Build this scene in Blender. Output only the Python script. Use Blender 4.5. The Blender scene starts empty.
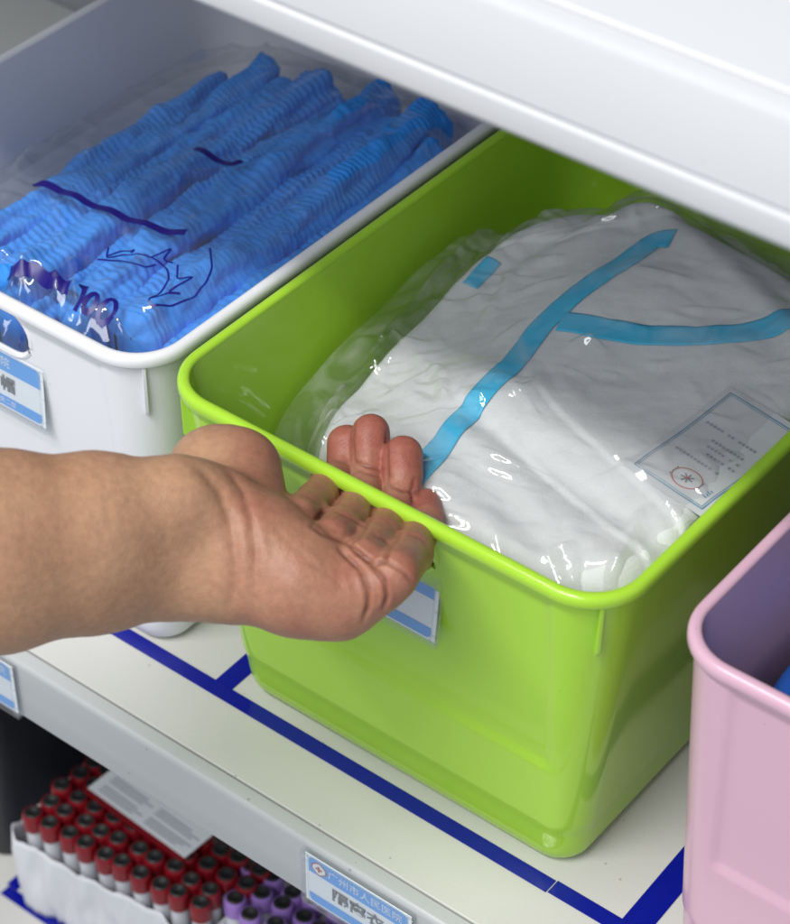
import bpy, bmesh, math, random
import numpy as np
from mathutils import Vector, Matrix, noise as mnoise
random.seed(4)
rng = np.random.default_rng(7)
sc = bpy.context.scene
COL = sc.collection

# ------------------------------------------------------------------ camera
CAM = np.array([0.57277935, -0.57150085, 0.83193921])
RM = np.array([[0.787759261628452, -0.41730216008282073, 0.4530940883622384],
               [0.6159636262732047, 0.5277869578054829, -0.5848330858277405],
               [0.004914959507463318, 0.739797157578106, 0.6728120159542298]])
FPX = 2357.0
cam = bpy.data.objects.new('camera', bpy.data.cameras.new('camera'))
COL.objects.link(cam)
m4 = Matrix([list(RM[0]) + [CAM[0]], list(RM[1]) + [CAM[1]], list(RM[2]) + [CAM[2]], [0, 0, 0, 1]])
cam.matrix_world = m4
cam.data.sensor_fit = 'HORIZONTAL'
cam.data.sensor_width = 36
cam.data.lens = 36 * FPX / 790
cam.data.shift_y = 73 / 790
cam.data.clip_start = 0.02
cam.data.clip_end = 50
cam.data.dof.use_dof = True
cam.data.dof.focus_distance = 1.03
cam.data.dof.aperture_fstop = 14
sc.camera = cam

# ------------------------------------------------------------------ world, lamps, exposure
w = bpy.data.worlds.new("World")
sc.world = w
w.use_nodes = True
bg = w.node_tree.nodes['Background']
bg.inputs[0].default_value = (0.86, 0.93, 1.0, 1)
bg.inputs[1].default_value = 0.50


def area(name, loc, target, sx, sy, power, col=(1, 1, 1)):
    l = bpy.data.lights.new(name, 'AREA')
    l.shape = 'RECTANGLE'
    l.size, l.size_y, l.energy, l.color = sx, sy, power, col
    o = bpy.data.objects.new(name, l)
    COL.objects.link(o)
    o.location = loc
    d = Vector(target) - Vector(loc)
    o.rotation_euler = d.to_track_quat('-Z', 'Y').to_euler()
    return o


area('ceiling_light', (-0.1, -1.15, 2.3), (0.1, 0.05, 0.1), 1.5, 0.055, 50, (1.0, 0.99, 0.96))
area('ceiling_light', (0.2, -2.1, 2.1), (0.1, 0.1, 0.1), 2.2, 0.6, 32, (0.97, 0.99, 1.0))
sc.view_settings.view_transform = 'Standard'
sc.view_settings.look = 'None'
sc.view_settings.exposure = 0.0
sc.view_settings.gamma = 1.0

# ------------------------------------------------------------------ measuring helpers


def at(px, py, ax, v):
    """world point seen at photo pixel px,py on the plane axis==v"""
    d = RM @ np.array([(px - 395) / FPX, -(py - 535) / FPX, -1.0])
    return CAM + d * ((v - CAM[ax]) / d[ax])


def depth(P):
    return -float((np.asarray(P) - CAM) @ RM[:, 2])


def hit(px, py, hf, z0=0.25, z1=0.02):
    d = RM @ np.array([(px - 395) / FPX, -(py - 535) / FPX, -1.0])
    ks = np.linspace((z0 - CAM[2]) / d[2], (z1 - CAM[2]) / d[2], 500)
    P = CAM[None] + d[None] * ks[:, None]
    g = P[:, 2] - hf(P[:, 0], P[:, 1])
    i = np.where(g <= 0)[0]
    return P[i[0]] if len(i) else P[-1]


# ------------------------------------------------------------------ numpy noise
_N = rng.random((256, 256))


def vnoise(x, y):
    x = np.asarray(x, float); y = np.asarray(y, float)
    xi = np.floor(x).astype(int); yi = np.floor(y).astype(int)
    fx = x - xi; fy = y - yi
    fx = fx * fx * (3 - 2 * fx); fy = fy * fy * (3 - 2 * fy)
    a = _N[xi % 256, yi % 256]; b = _N[(xi + 1) % 256, yi % 256]
    c = _N[xi % 256, (yi + 1) % 256]; d = _N[(xi + 1) % 256, (yi + 1) % 256]
    return (a * (1 - fx) + b * fx) * (1 - fy) + (c * (1 - fx) + d * fx) * fy - 0.5


def fbm(x, y, o=4):
    s = 0; a = 1
    for k in range(o):
        s = s + a * vnoise(x * 2 ** k + 13.7 * k, y * 2 ** k + 5.1 * k)
        a *= 0.5
    return s


def ridged(x, y, o=3):
    s = 0; a = 1
    for k in range(o):
        s = s + a * (0.5 - np.abs(vnoise(x * 2 ** k + 3.3 * k, y * 2 ** k + 9.1 * k)) * 2)
        a *= 0.5
    return s


def sst(e0, e1, x):
    t = np.clip((x - e0) / (e1 - e0), 0, 1)
    return t * t * (3 - 2 * t)


# ------------------------------------------------------------------ materials
def new_mat(name):
    m = bpy.data.materials.new(name)
    m.use_nodes = True
    nt = m.node_tree
    return m, nt, nt.nodes['Principled BSDF'], nt.nodes['Material Output']


def pmat(name, col, rough=0.4, bump=0.0, bscale=400, var=0.0, vscale=20, sss=0.0, metallic=0.0, spec=0.5,
         rvar=0.0, coat=0.0, sssr=(1, .4, .2), stretch=None):
    m, nt, b, out = new_mat(name)
    b.inputs['Base Color'].default_value = (*col, 1)
    b.inputs['Roughness'].default_value = rough
    b.inputs['Metallic'].default_value = metallic
    b.inputs['Specular IOR Level'].default_value = spec
    b.inputs['Coat Weight'].default_value = coat
    if sss:
        b.inputs['Subsurface Weight'].default_value = sss
        b.inputs['Subsurface Radius'].default_value = sssr
        b.inputs['Subsurface Scale'].default_value = 0.006
    tc = nt.nodes.new('ShaderNodeTexCoord')
    vec = tc.outputs['Object']
    if stretch:
        mp = nt.nodes.new('ShaderNodeMapping')
        mp.inputs['Scale'].default_value = stretch
        nt.links.new(vec, mp.inputs['Vector'])
        vec = mp.outputs['Vector']
    if var or rvar:
        n = nt.nodes.new('ShaderNodeTexNoise')
        n.inputs['Scale'].default_value = vscale
        n.inputs['Detail'].default_value = 6
        nt.links.new(vec, n.inputs['Vector'])
        if var:
            mx = nt.nodes.new('ShaderNodeMix'); mx.data_type = 'RGBA'
            mx.inputs['A'].default_value = (*[c * (1 - var) for c in col], 1)
            mx.inputs['B'].default_value = (*[min(1, c * (1 + var)) for c in col], 1)
            nt.links.new(n.outputs['Fac'], mx.inputs['Factor'])
            nt.links.new(mx.outputs['Result'], b.inputs['Base Color'])
        if rvar:
            mr = nt.nodes.new('ShaderNodeMapRange')
            mr.inputs['From Min'].default_value = 0.3; mr.inputs['From Max'].default_value = 0.7
            mr.inputs['To Min'].default_value = max(0.02, rough - rvar); mr.inputs['To Max'].default_value = rough + rvar
            nt.links.new(n.outputs['Fac'], mr.inputs['Value'])
            nt.links.new(mr.outputs['Result'], b.inputs['Roughness'])
    if bump:
        n2 = nt.nodes.new('ShaderNodeTexNoise')
        n2.inputs['Scale'].default_value = bscale
        n2.inputs['Detail'].default_value = 5
        nt.links.new(vec, n2.inputs['Vector'])
        bp = nt.nodes.new('ShaderNodeBump')
        bp.inputs['Strength'].default_value = bump
        bp.inputs['Distance'].default_value = 0.0006
        nt.links.new(n2.outputs['Fac'], bp.inputs['Height'])
        nt.links.new(bp.outputs['Normal'], b.inputs['Normal'])
    return m


def film_mat(name, tint=(1, 1, 1), haze=0.05, refl=0.10, rough=0.07, bump=0.5, bscale=55):
    """thin clear polythene: transparent + glossy by fresnel + a trace of milky diffuse"""
    m, nt, b, out = new_mat(name)
    nt.nodes.remove(b)
    tr = nt.nodes.new('ShaderNodeBsdfTransparent'); tr.inputs[0].default_value = (*tint, 1)
    gl = nt.nodes.new('ShaderNodeBsdfGlossy'); gl.inputs['Roughness'].default_value = rough
    df = nt.nodes.new('ShaderNodeBsdfDiffuse'); df.inputs[0].default_value = (0.8, 0.8, 0.8, 1)
    lw = nt.nodes.new('ShaderNodeLayerWeight'); lw.inputs['Blend'].default_value = 0.5
    pw = nt.nodes.new('ShaderNodeMath'); pw.operation = 'POWER'; pw.inputs[1].default_value = 4.0
    nt.links.new(lw.outputs['Facing'], pw.inputs[0])
    mul = nt.nodes.new('ShaderNodeMath'); mul.operation = 'MULTIPLY_ADD'
    mul.inputs[1].default_value = 0.7; mul.inputs[2].default_value = refl
    nt.links.new(pw.outputs[0], mul.inputs[0])
    m1 = nt.nodes.new('ShaderNodeMixShader'); m1.inputs[0].default_value = haze
    if haze > 0.08:
        tc0 = nt.nodes.new('ShaderNodeTexCoord'); nh = nt.nodes.new('ShaderNodeTexNoise'); nh.inputs['Scale'].default_value = 38; nh.inputs['Detail'].default_value = 5; nh.inputs['Distortion'].default_value = 1.0
        rh = nt.nodes.new('ShaderNodeMapRange'); rh.inputs['From Min'].default_value = .4; rh.inputs['From Max'].default_value = .75; rh.inputs['To Min'].default_value = haze * .5; rh.inputs['To Max'].default_value = haze * 2.6
        nt.links.new(tc0.outputs['Object'], nh.inputs['Vector']); nt.links.new(nh.outputs['Fac'], rh.inputs['Value']); nt.links.new(rh.outputs['Result'], m1.inputs[0])
    nt.links.new(tr.outputs[0], m1.inputs[1]); nt.links.new(df.outputs[0], m1.inputs[2])
    m2 = nt.nodes.new('ShaderNodeMixShader')
    nt.links.new(mul.outputs[0], m2.inputs[0])
    nt.links.new(m1.outputs[0], m2.inputs[1]); nt.links.new(gl.outputs[0], m2.inputs[2])
    nt.links.new(m2.outputs[0], out.inputs['Surface'])
    tc = nt.nodes.new('ShaderNodeTexCoord')
    n = nt.nodes.new('ShaderNodeTexNoise'); n.inputs['Scale'].default_value = bscale
    n.noise_type = 'RIDGED_MULTIFRACTAL'; n.inputs['Detail'].default_value = 3; n.inputs['Distortion'].default_value = 0.8
    nt.links.new(tc.outputs['Object'], n.inputs['Vector'])
    bp = nt.nodes.new('ShaderNodeBump'); bp.inputs['Strength'].default_value = bump
    bp.inputs['Distance'].default_value = 0.004
    nt.links.new(n.outputs['Fac'], bp.inputs['Height'])
    nt.links.new(bp.outputs['Normal'], gl.inputs['Normal'])
    nt.links.new(bp.outputs['Normal'], lw.inputs['Normal'])
    return m




def add_specks(m, scale=70, amount=0.035, dark=0.6):
    """sparse grains of dirt in the paint"""
    nt = m.node_tree; b = nt.nodes['Principled BSDF']
    tc = nt.nodes.new('ShaderNodeTexCoord'); v = nt.nodes.new('ShaderNodeTexVoronoi'); v.inputs['Scale'].default_value = scale
    n = nt.nodes.new('ShaderNodeTexNoise'); n.inputs['Scale'].default_value = scale * .37; n.inputs['Detail'].default_value = 2
    nt.links.new(tc.outputs['Object'], v.inputs['Vector']); nt.links.new(tc.outputs['Object'], n.inputs['Vector'])
    a = nt.nodes.new('ShaderNodeMath'); a.operation = 'MULTIPLY'; a.inputs[1].default_value = amount * 2
    nt.links.new(n.outputs['Fac'], a.inputs[0])
    l = nt.nodes.new('ShaderNodeMath'); l.operation = 'LESS_THAN'
    nt.links.new(v.outputs['Distance'], l.inputs[0]); nt.links.new(a.outputs[0], l.inputs[1])
    mx = nt.nodes.new('ShaderNodeMix'); mx.data_type = 'RGBA'; mx.blend_type = 'MULTIPLY'
    k = nt.nodes.new('ShaderNodeMath'); k.operation = 'MULTIPLY'; k.inputs[1].default_value = 1 - dark
    nt.links.new(l.outputs[0], k.inputs[0]); nt.links.new(k.outputs[0], mx.inputs['Factor'])
    src = b.inputs['Base Color'].links
    if src: nt.links.new(src[0].from_socket, mx.inputs['A'])
    else: mx.inputs['A'].default_value = b.inputs['Base Color'].default_value
    mx.inputs['B'].default_value = (0.25, 0.23, 0.20, 1)
    nt.links.new(mx.outputs['Result'], b.inputs['Base Color'])


M = {}
M['green'] = pmat('green_plastic', (0.385, 0.665, 0.042), 0.07, bump=0.03, bscale=500, rvar=0.035, vscale=30, sss=0.12, sssr=(.5, 1, .1))
M['white'] = pmat('white_plastic', (0.80, 0.80, 0.83), 0.36, bump=0.10, bscale=700, rvar=0.05, vscale=30)
M['pink'] = pmat('pink_plastic', (0.66, 0.41, 0.51), 0.2, bump=0.08, bscale=700, rvar=0.05, vscale=30)
M['shelf'] = pmat('painted_steel', (0.59, 0.58, 0.56), 0.38, bump=0.16, bscale=500, var=0.03, vscale=9, rvar=0.08)
M['lip'] = pmat('brushed_shelf_edge', (0.47, 0.48, 0.485), 0.36, bump=0.2, bscale=260, var=0.10, vscale=30, stretch=(0.12, 3, 3))
M['panel'] = pmat('grey_back_panel', (0.30, 0.31, 0.33), 0.5, var=0.05)
M['upper'] = pmat('white_painted_steel', (0.60, 0.60, 0.62), 0.4, bump=0.1, bscale=500, var=0.02)
M['tape'] = pmat('blue_tape', (0.003, 0.007, 0.26), 0.11, bump=0.10, bscale=120, rvar=0.07, vscale=60, var=0.06)
M['film'] = film_mat('clear_film', haze=0.10, refl=0.09, rough=0.045, bump=0.10, bscale=11)
M['film_blue'] = film_mat('clear_film_over_caps', haze=0.05, refl=0.075, rough=0.045, bump=0.10, bscale=12)
M['ink'] = pmat('violet_ink', (0.010, 0.004, 0.17), 0.4)
M['gown'] = pmat('nonwoven_white', (0.62, 0.63, 0.63), 0.75, bump=0.45, bscale=900, var=0.02, vscale=60)
M['teal'] = pmat('teal_seam_tape', (0.000, 0.43, 0.70), 0.5, bump=0.2, bscale=500, var=0.05, vscale=60)
M['cap'] = pmat('nonwoven_blue', (0.026, 0.26, 0.80), 0.7, bump=0.5, bscale=800, var=0.16, vscale=110)
M['acrylic'] = film_mat('clear_acrylic', tint=(0.97, 0.98, 0.99), haze=0.05, refl=0.05, rough=0.05, bump=0.02)
M['card_white'] = pmat('card_white', (0.86, 0.89, 0.92), 0.5, var=0.01)
M['card_blue'] = pmat('card_blue', (0.07, 0.37, 0.86), 0.45)
M['print_grey'] = pmat('print_grey', (0.12, 0.13, 0.15), 0.5)
M['print_white'] = pmat('print_white', (0.85, 0.88, 0.9), 0.5)
M['print_red'] = pmat('print_red', (0.45, 0.07, 0.05), 0.5)
M['paper'] = pmat('paper', (0.52, 0.53, 0.54), 0.6, var=0.02)
M['print_pale'] = pmat('print_pale', (0.30, 0.32, 0.37), 0.6)
M['print_line'] = pmat('print_line', (0.10, 0.25, 0.38), 0.6)
M['red'] = pmat('red_cap_plastic', (0.21, 0.006, 0.012), 0.3, sss=0.05)
M['black'] = pmat('black_rubber', (0.012, 0.012, 0.013), 0.45)
M['black_box'] = pmat('black_plastic', (0.012, 0.014, 0.017), 0.45)
M['purple'] = pmat('purple_cap_plastic', (0.30, 0.17, 0.50), 0.3)
M['tube'] = pmat('tube_label', (0.62, 0.62, 0.66), 0.3, var=0.1, vscale=80)
M['foam'] = pmat('white_wrinkled_plastic', (0.66, 0.66, 0.70), 0.3, bump=0.5, bscale=60, var=0.06)
M['bluepack'] = pmat('blue_wrap', (0.015, 0.10, 0.42), 0.35, bump=0.5, bscale=60, var=0.1)


for k_, s_, am_ in (('shelf', 75, .05), ('lip', 60, .05), ('white', 90, .03), ('pink', 90, .03), ('green', 90, .03), ('upper', 50, .03)): add_specks(M[k_], s_, am_)


# skin: the fingertips are pinker (an attribute), freckled fine bump
def skin_mat():
    m, nt, b, out = new_mat('skin')
    L = nt.links.new
    tc = nt.nodes.new('ShaderNodeTexCoord')
    n = nt.nodes.new('ShaderNodeTexNoise'); n.inputs['Scale'].default_value = 28; n.inputs['Detail'].default_value = 7
    L(tc.outputs['Object'], n.inputs['Vector'])
    cr = nt.nodes.new('ShaderNodeValToRGB')
    cr.color_ramp.elements[0].position = 0.33; cr.color_ramp.elements[0].color = (0.370, 0.200, 0.116, 1)
    cr.color_ramp.elements[1].position = 0.68; cr.color_ramp.elements[1].color = (0.425, 0.242, 0.145, 1)
    L(n.outputs['Fac'], cr.inputs[0])
    at_ = nt.nodes.new('ShaderNodeAttribute'); at_.attribute_name = 'pinkness'
    mx = nt.nodes.new('ShaderNodeMix'); mx.data_type = 'RGBA'
    mx.inputs['B'].default_value = (0.325, 0.105, 0.073, 1)
    L(cr.outputs[0], mx.inputs['A']); L(at_.outputs['Fac'], mx.inputs['Factor'])
    # fine mottling
    n3 = nt.nodes.new('ShaderNodeTexNoise'); n3.inputs['Scale'].default_value = 330; n3.inputs['Detail'].default_value = 3
    L(tc.outputs['Object'], n3.inputs['Vector'])
    mr = nt.nodes.new('ShaderNodeMapRange'); mr.inputs['From Min'].default_value = .3; mr.inputs['From Max'].default_value = .7
    mr.inputs['To Min'].default_value = 0.90; mr.inputs['To Max'].default_value = 1.08
    L(n3.outputs['Fac'], mr.inputs['Value'])
    mu = nt.nodes.new('ShaderNodeMix'); mu.data_type = 'RGBA'; mu.blend_type = 'MULTIPLY'; mu.inputs['Factor'].default_value = 1
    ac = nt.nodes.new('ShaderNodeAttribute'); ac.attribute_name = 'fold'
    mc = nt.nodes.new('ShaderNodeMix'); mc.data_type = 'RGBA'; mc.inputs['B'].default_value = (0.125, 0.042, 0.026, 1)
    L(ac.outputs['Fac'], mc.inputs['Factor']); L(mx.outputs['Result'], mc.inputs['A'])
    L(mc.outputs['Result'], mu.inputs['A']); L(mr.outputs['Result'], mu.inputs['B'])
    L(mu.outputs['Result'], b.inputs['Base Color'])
    b.inputs['Roughness'].default_value = 0.46
    b.inputs['Specular IOR Level'].default_value = 0.35
    b.inputs['Subsurface Weight'].default_value = 0.15
    b.inputs['Subsurface Radius'].default_value = (1.0, 0.35, 0.2)
    b.inputs['Subsurface Scale'].default_value = 0.0028
    v = nt.nodes.new('ShaderNodeTexVoronoi'); v.inputs['Scale'].default_value = 900
    L(tc.outputs['Object'], v.inputs['Vector'])
    n2 = nt.nodes.new('ShaderNodeTexNoise'); n2.inputs['Scale'].default_value = 240; n2.inputs['Detail'].default_value = 6
    L(tc.outputs['Object'], n2.inputs['Vector'])
    ad = nt.nodes.new('ShaderNodeMath'); ad.operation = 'MULTIPLY_ADD'; ad.inputs[1].default_value = 0.4
    L(v.outputs['Distance'], ad.inputs[0]); L(n2.outputs['Fac'], ad.inputs[2])
    bp = nt.nodes.new('ShaderNodeBump'); bp.inputs['Strength'].default_value = 0.38; bp.inputs['Distance'].default_value = 0.0006
    L(ad.outputs[0], bp.inputs['Height']); L(bp.outputs['Normal'], b.inputs['Normal'])
    return m


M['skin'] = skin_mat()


# ------------------------------------------------------------------ object helpers
def tag(o, label=None, cat=None, group=None, kind=None):
    if label: o['label'] = label
    if cat: o['category'] = cat
    if group: o['group'] = group
    if kind: o['kind'] = kind
    return o


def empty(name, loc, label, cat, group=None, rz=0):
    o = bpy.data.objects.new(name, None)
    o.empty_display_size = 0.02
    COL.objects.link(o)
    o.location = loc
    o.rotation_euler.z = rz
    return tag(o, label, cat, group)


class MB:
    def __init__(s): s.v = []; s.f = []; s.m = []

    def add(s, verts, faces, mi=0):
        o = len(s.v)
        s.v += [tuple(map(float, p)) for p in verts]
        s.f += [tuple(int(i) + o for i in f) for f in faces]
        s.m += [mi] * len(faces)
        return s

    def box(s, x0, x1, y0, y1, z0, z1, mi=0):
        v = [(x, y, z) for x in (x0, x1) for y in (y0, y1) for z in (z0, z1)]
        return s.add(v, [(0, 1, 3, 2), (4, 6, 7, 5), (0, 4, 5, 1), (2, 3, 7, 6), (0, 2, 6, 4), (1, 5, 7, 3)], mi)

    def loops(s, loops, closed=True, cap0=False, cap1=False, mi=0):
        n = len(loops[0]); v = [p for l in loops for p in l]; f = []
        for a in range(len(loops) - 1):
            for i in range(n if closed else n - 1):
                j = (i + 1) % n
                f.append((a * n + i, a * n + j, (a + 1) * n + j, (a + 1) * n + i))
        if cap0: f.append(tuple(range(n))[::-1])
        if cap1: f.append(tuple(range((len(loops) - 1) * n, len(loops) * n)))
        return s.add(v, f, mi)

    def lathe(s, prof, c=(0, 0, 0), n=20, mi=0):
        L = [[(c[0] + r * math.cos(2 * math.pi * k / n), c[1] + r * math.sin(2 * math.pi * k / n), c[2] + z) for k in range(n)] for r, z in prof]
        return s.loops(L, True, True, True, mi)

    def grid(s, X, Y, Z, mi=0):
        nx, ny = X.shape
        v = np.stack([X, Y, Z], -1).reshape(-1, 3)
        f = [(i * ny + j, (i + 1) * ny + j, (i + 1) * ny + j + 1, i * ny + j + 1) for i in range(nx - 1) for j in range(ny - 1)]
        return s.add(v, f, mi)

    def tube(s, pts, r, n=8, closed=False, mi=0):
        pts = [Vector(p) for p in pts]; L = []
        N = len(pts)
        for i, p in enumerate(pts):
            a = pts[(i - 1) % N] if (closed or i > 0) else p
            b = pts[(i + 1) % N] if (closed or i < N - 1) else p
            t = (b - a).normalized()
            up = Vector((0, 0, 1)) if abs(t.z) < .9 else Vector((1, 0, 0))
            u = t.cross(up).normalized(); q = u.cross(t)
            L.append([tuple(p + (u * math.cos(2 * math.pi * k / n) + q * math.sin(2 * math.pi * k / n)) * r) for k in range(n)])
        if closed: L.append(L[0])
        return s.loops(L, True, not closed, not closed, mi)

    def build(s, name, mats, parent=None, smooth=True, loc=None, bevel=0, angle=35, solid=0):
        me = bpy.data.meshes.new(name)
        me.from_pydata(s.v, [], s.f)
        if not isinstance(mats, (list, tuple)): mats = [mats]
        for m in mats: me.materials.append(m)
        me.polygons.foreach_set('material_index', s.m)
        me.validate()
        bm = bmesh.new(); bm.from_mesh(me)
        bmesh.ops.recalc_face_normals(bm, faces=bm.faces) if not getattr(s, 'nocalc', False) else None
        bm.to_mesh(me); bm.free()
        if smooth:
            me.polygons.foreach_set('use_smooth', [True] * len(me.polygons))
            try: me.set_sharp_from_angle(angle=math.radians(angle))
            except Exception: pass
        o = bpy.data.objects.new(name, me)
        COL.objects.link(o)
        if parent: o.parent = parent
        if loc: o.location = loc
        if bevel:
            b = o.modifiers.new('bevel', 'BEVEL'); b.width = bevel; b.segments = 3; b.limit_method = 'ANGLE'
            b.harden_normals = False
        if solid:
            b = o.modifiers.new('solid', 'SOLIDIFY'); b.thickness = solid; b.offset = 0
        return o


def text_faces(mb, s, size, origin, ux, uy, mi, off=0.0, align='LEFT'):
    """flat glyph faces of the built-in font, laid on the plane origin + a*ux + b*uy"""
    cu = bpy.data.curves.new('glyphs', 'FONT')
    cu.body = s; cu.size = size; cu.offset = off; cu.resolution_u = 3; cu.align_x = align
    o = bpy.data.objects.new('glyphs', cu); COL.objects.link(o)
    dg = bpy.context.evaluated_depsgraph_get()
    me = bpy.data.meshes.new_from_object(o.evaluated_get(dg))
    ox, ux, uy = map(lambda q: np.array(q, float), (origin, ux, uy))
    vs = [ox + ux * v.co.x + uy * v.co.y for v in me.vertices]
    mb.add(vs, [tuple(p.vertices) for p in me.polygons], mi)
    bpy.data.objects.remove(o); bpy.data.curves.remove(cu); bpy.data.meshes.remove(me)


# ------------------------------------------------------------------ the shelving
YF = -0.038
XL, XR, YB = -0.75, 0.85, 0.44


def shelf_board(name, z, mat_top, label, zb):
    t = empty(name, (0, 0, 0), label, 'shelf')
    mb = MB(); mb.box(XL, XR, -0.0283, YB, z - 0.012, z)
    mb.build('shelf_board', mat_top, t, bevel=0.0006)
    mb = MB()
    prof = [(-0.0293, z - 0.006), (-0.0293, z - 0.0006), (-0.0297, z - 0.0001), (-0.0358, z - 0.0002), (-0.0372, z - 0.0007), (-0.0381, z - 0.0018), (-0.0383, z - 0.0035),
            (-0.0383, zb + 0.002), (-0.0378, zb + 0.0006), (-0.036, zb), (-0.020, zb), (-0.020, zb + 0.002), (-0.034, zb + 0.002), (-0.0355, zb + 0.004), (-0.0355, z - 0.006)]
    mb.loops([[(x, y, zz) for y, zz in prof] for x in (XL, XR)], True, True, True)
    mb.build('shelf_lip', M['lip'] if mat_top is M['shelf'] else mat_top, t, angle=50)
    return t


def tape(parent, pts4, z):
    mb = MB()
    v = [(x, y, z + 0.0002) for x, y in pts4] + [(x, y, z + 0.00045) for x, y in pts4]
    mb.add(v, [(3, 2, 1, 0), (4, 5, 6, 7), (0, 1, 5, 4), (1, 2, 6, 5), (2, 3, 7, 6), (3, 0, 4, 7)])
    o = mb.build('tape_strip', M['tape'], parent, smooth=False)
    return o


main = shelf_board('steel_shelf', 0.0, M['shelf'], 'pale grey steel shelf with blue tape lines, under the three bins', -0.040)
tape(main, [(XL, 0.0052), (0.213, 0.0052), (0.213, 0.0135), (XL, 0.0135)], 0)
tape(main, [(0.2136, 0.0058), (XR, 0.0058), (XR, 0.0140), (0.2136, 0.0140)], 0)
tape(main, [(0.0088, 0.0137), (0.0195, 0.0137), (0.0175, 0.42), (0.0068, 0.42)], 0)
tape(main, [(0.2485, 0.0142), (0.2620, 0.0142), (0.2520, 0.42), (0.2395, 0.42)], 0)
low = shelf_board('steel_shelf', -0.30, M['shelf'], 'dark lower steel shelf holding the blood tubes', -0.340)
tape(low, [(-0.178, 0.0062), (XR, 0.0062), (XR, 0.0140), (-0.178, 0.0140)], -0.30)
tape(low, [(-0.180, 0.0142), (-0.1715, 0.0142), (-0.176, 0.42), (-0.1845, 0.42)], -0.30)
# the top shelf: a white folded edge with a bead along it
up = empty('steel_shelf', (0, 0, 0), 'white upper steel shelf crossing above the back of the bins', 'shelf')
mb = MB(); mb.box(XL, XR, -0.030, YB, 0.4545, 0.466); mb.build('shelf_board', M['upper'], up, bevel=0.001)
mb = MB()
prof = [(-0.0305, 0.4605), (-0.0305, 0.4645), (-0.0385, 0.4652), (-0.0408, 0.4645), (-0.0415, 0.4625), (-0.0415, 0.4345), (-0.0400, 0.4335), (-0.0400, 0.4325), (-0.0420, 0.4315),
        (-0.0420, 0.4232), (-0.0412, 0.4212), (-0.0390, 0.4203), (-0.018, 0.4203), (-0.018, 0.4223), (-0.036, 0.4223), (-0.038, 0.425), (-0.038, 0.4605)]
mb.loops([[(x, y, zz) for y, zz in prof] for x in (XL, XR)], True, True, True)
mb.build('shelf_lip', M['upper'], up, angle=50)
mb = MB(); mb.box(XL, XR, YB + 0.001, YB + 0.004, -0.36, 0.62)
tag(mb.build('back_panel', M['panel'], smooth=False), 'grey steel back panel behind the shelves', 'panel')


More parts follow.
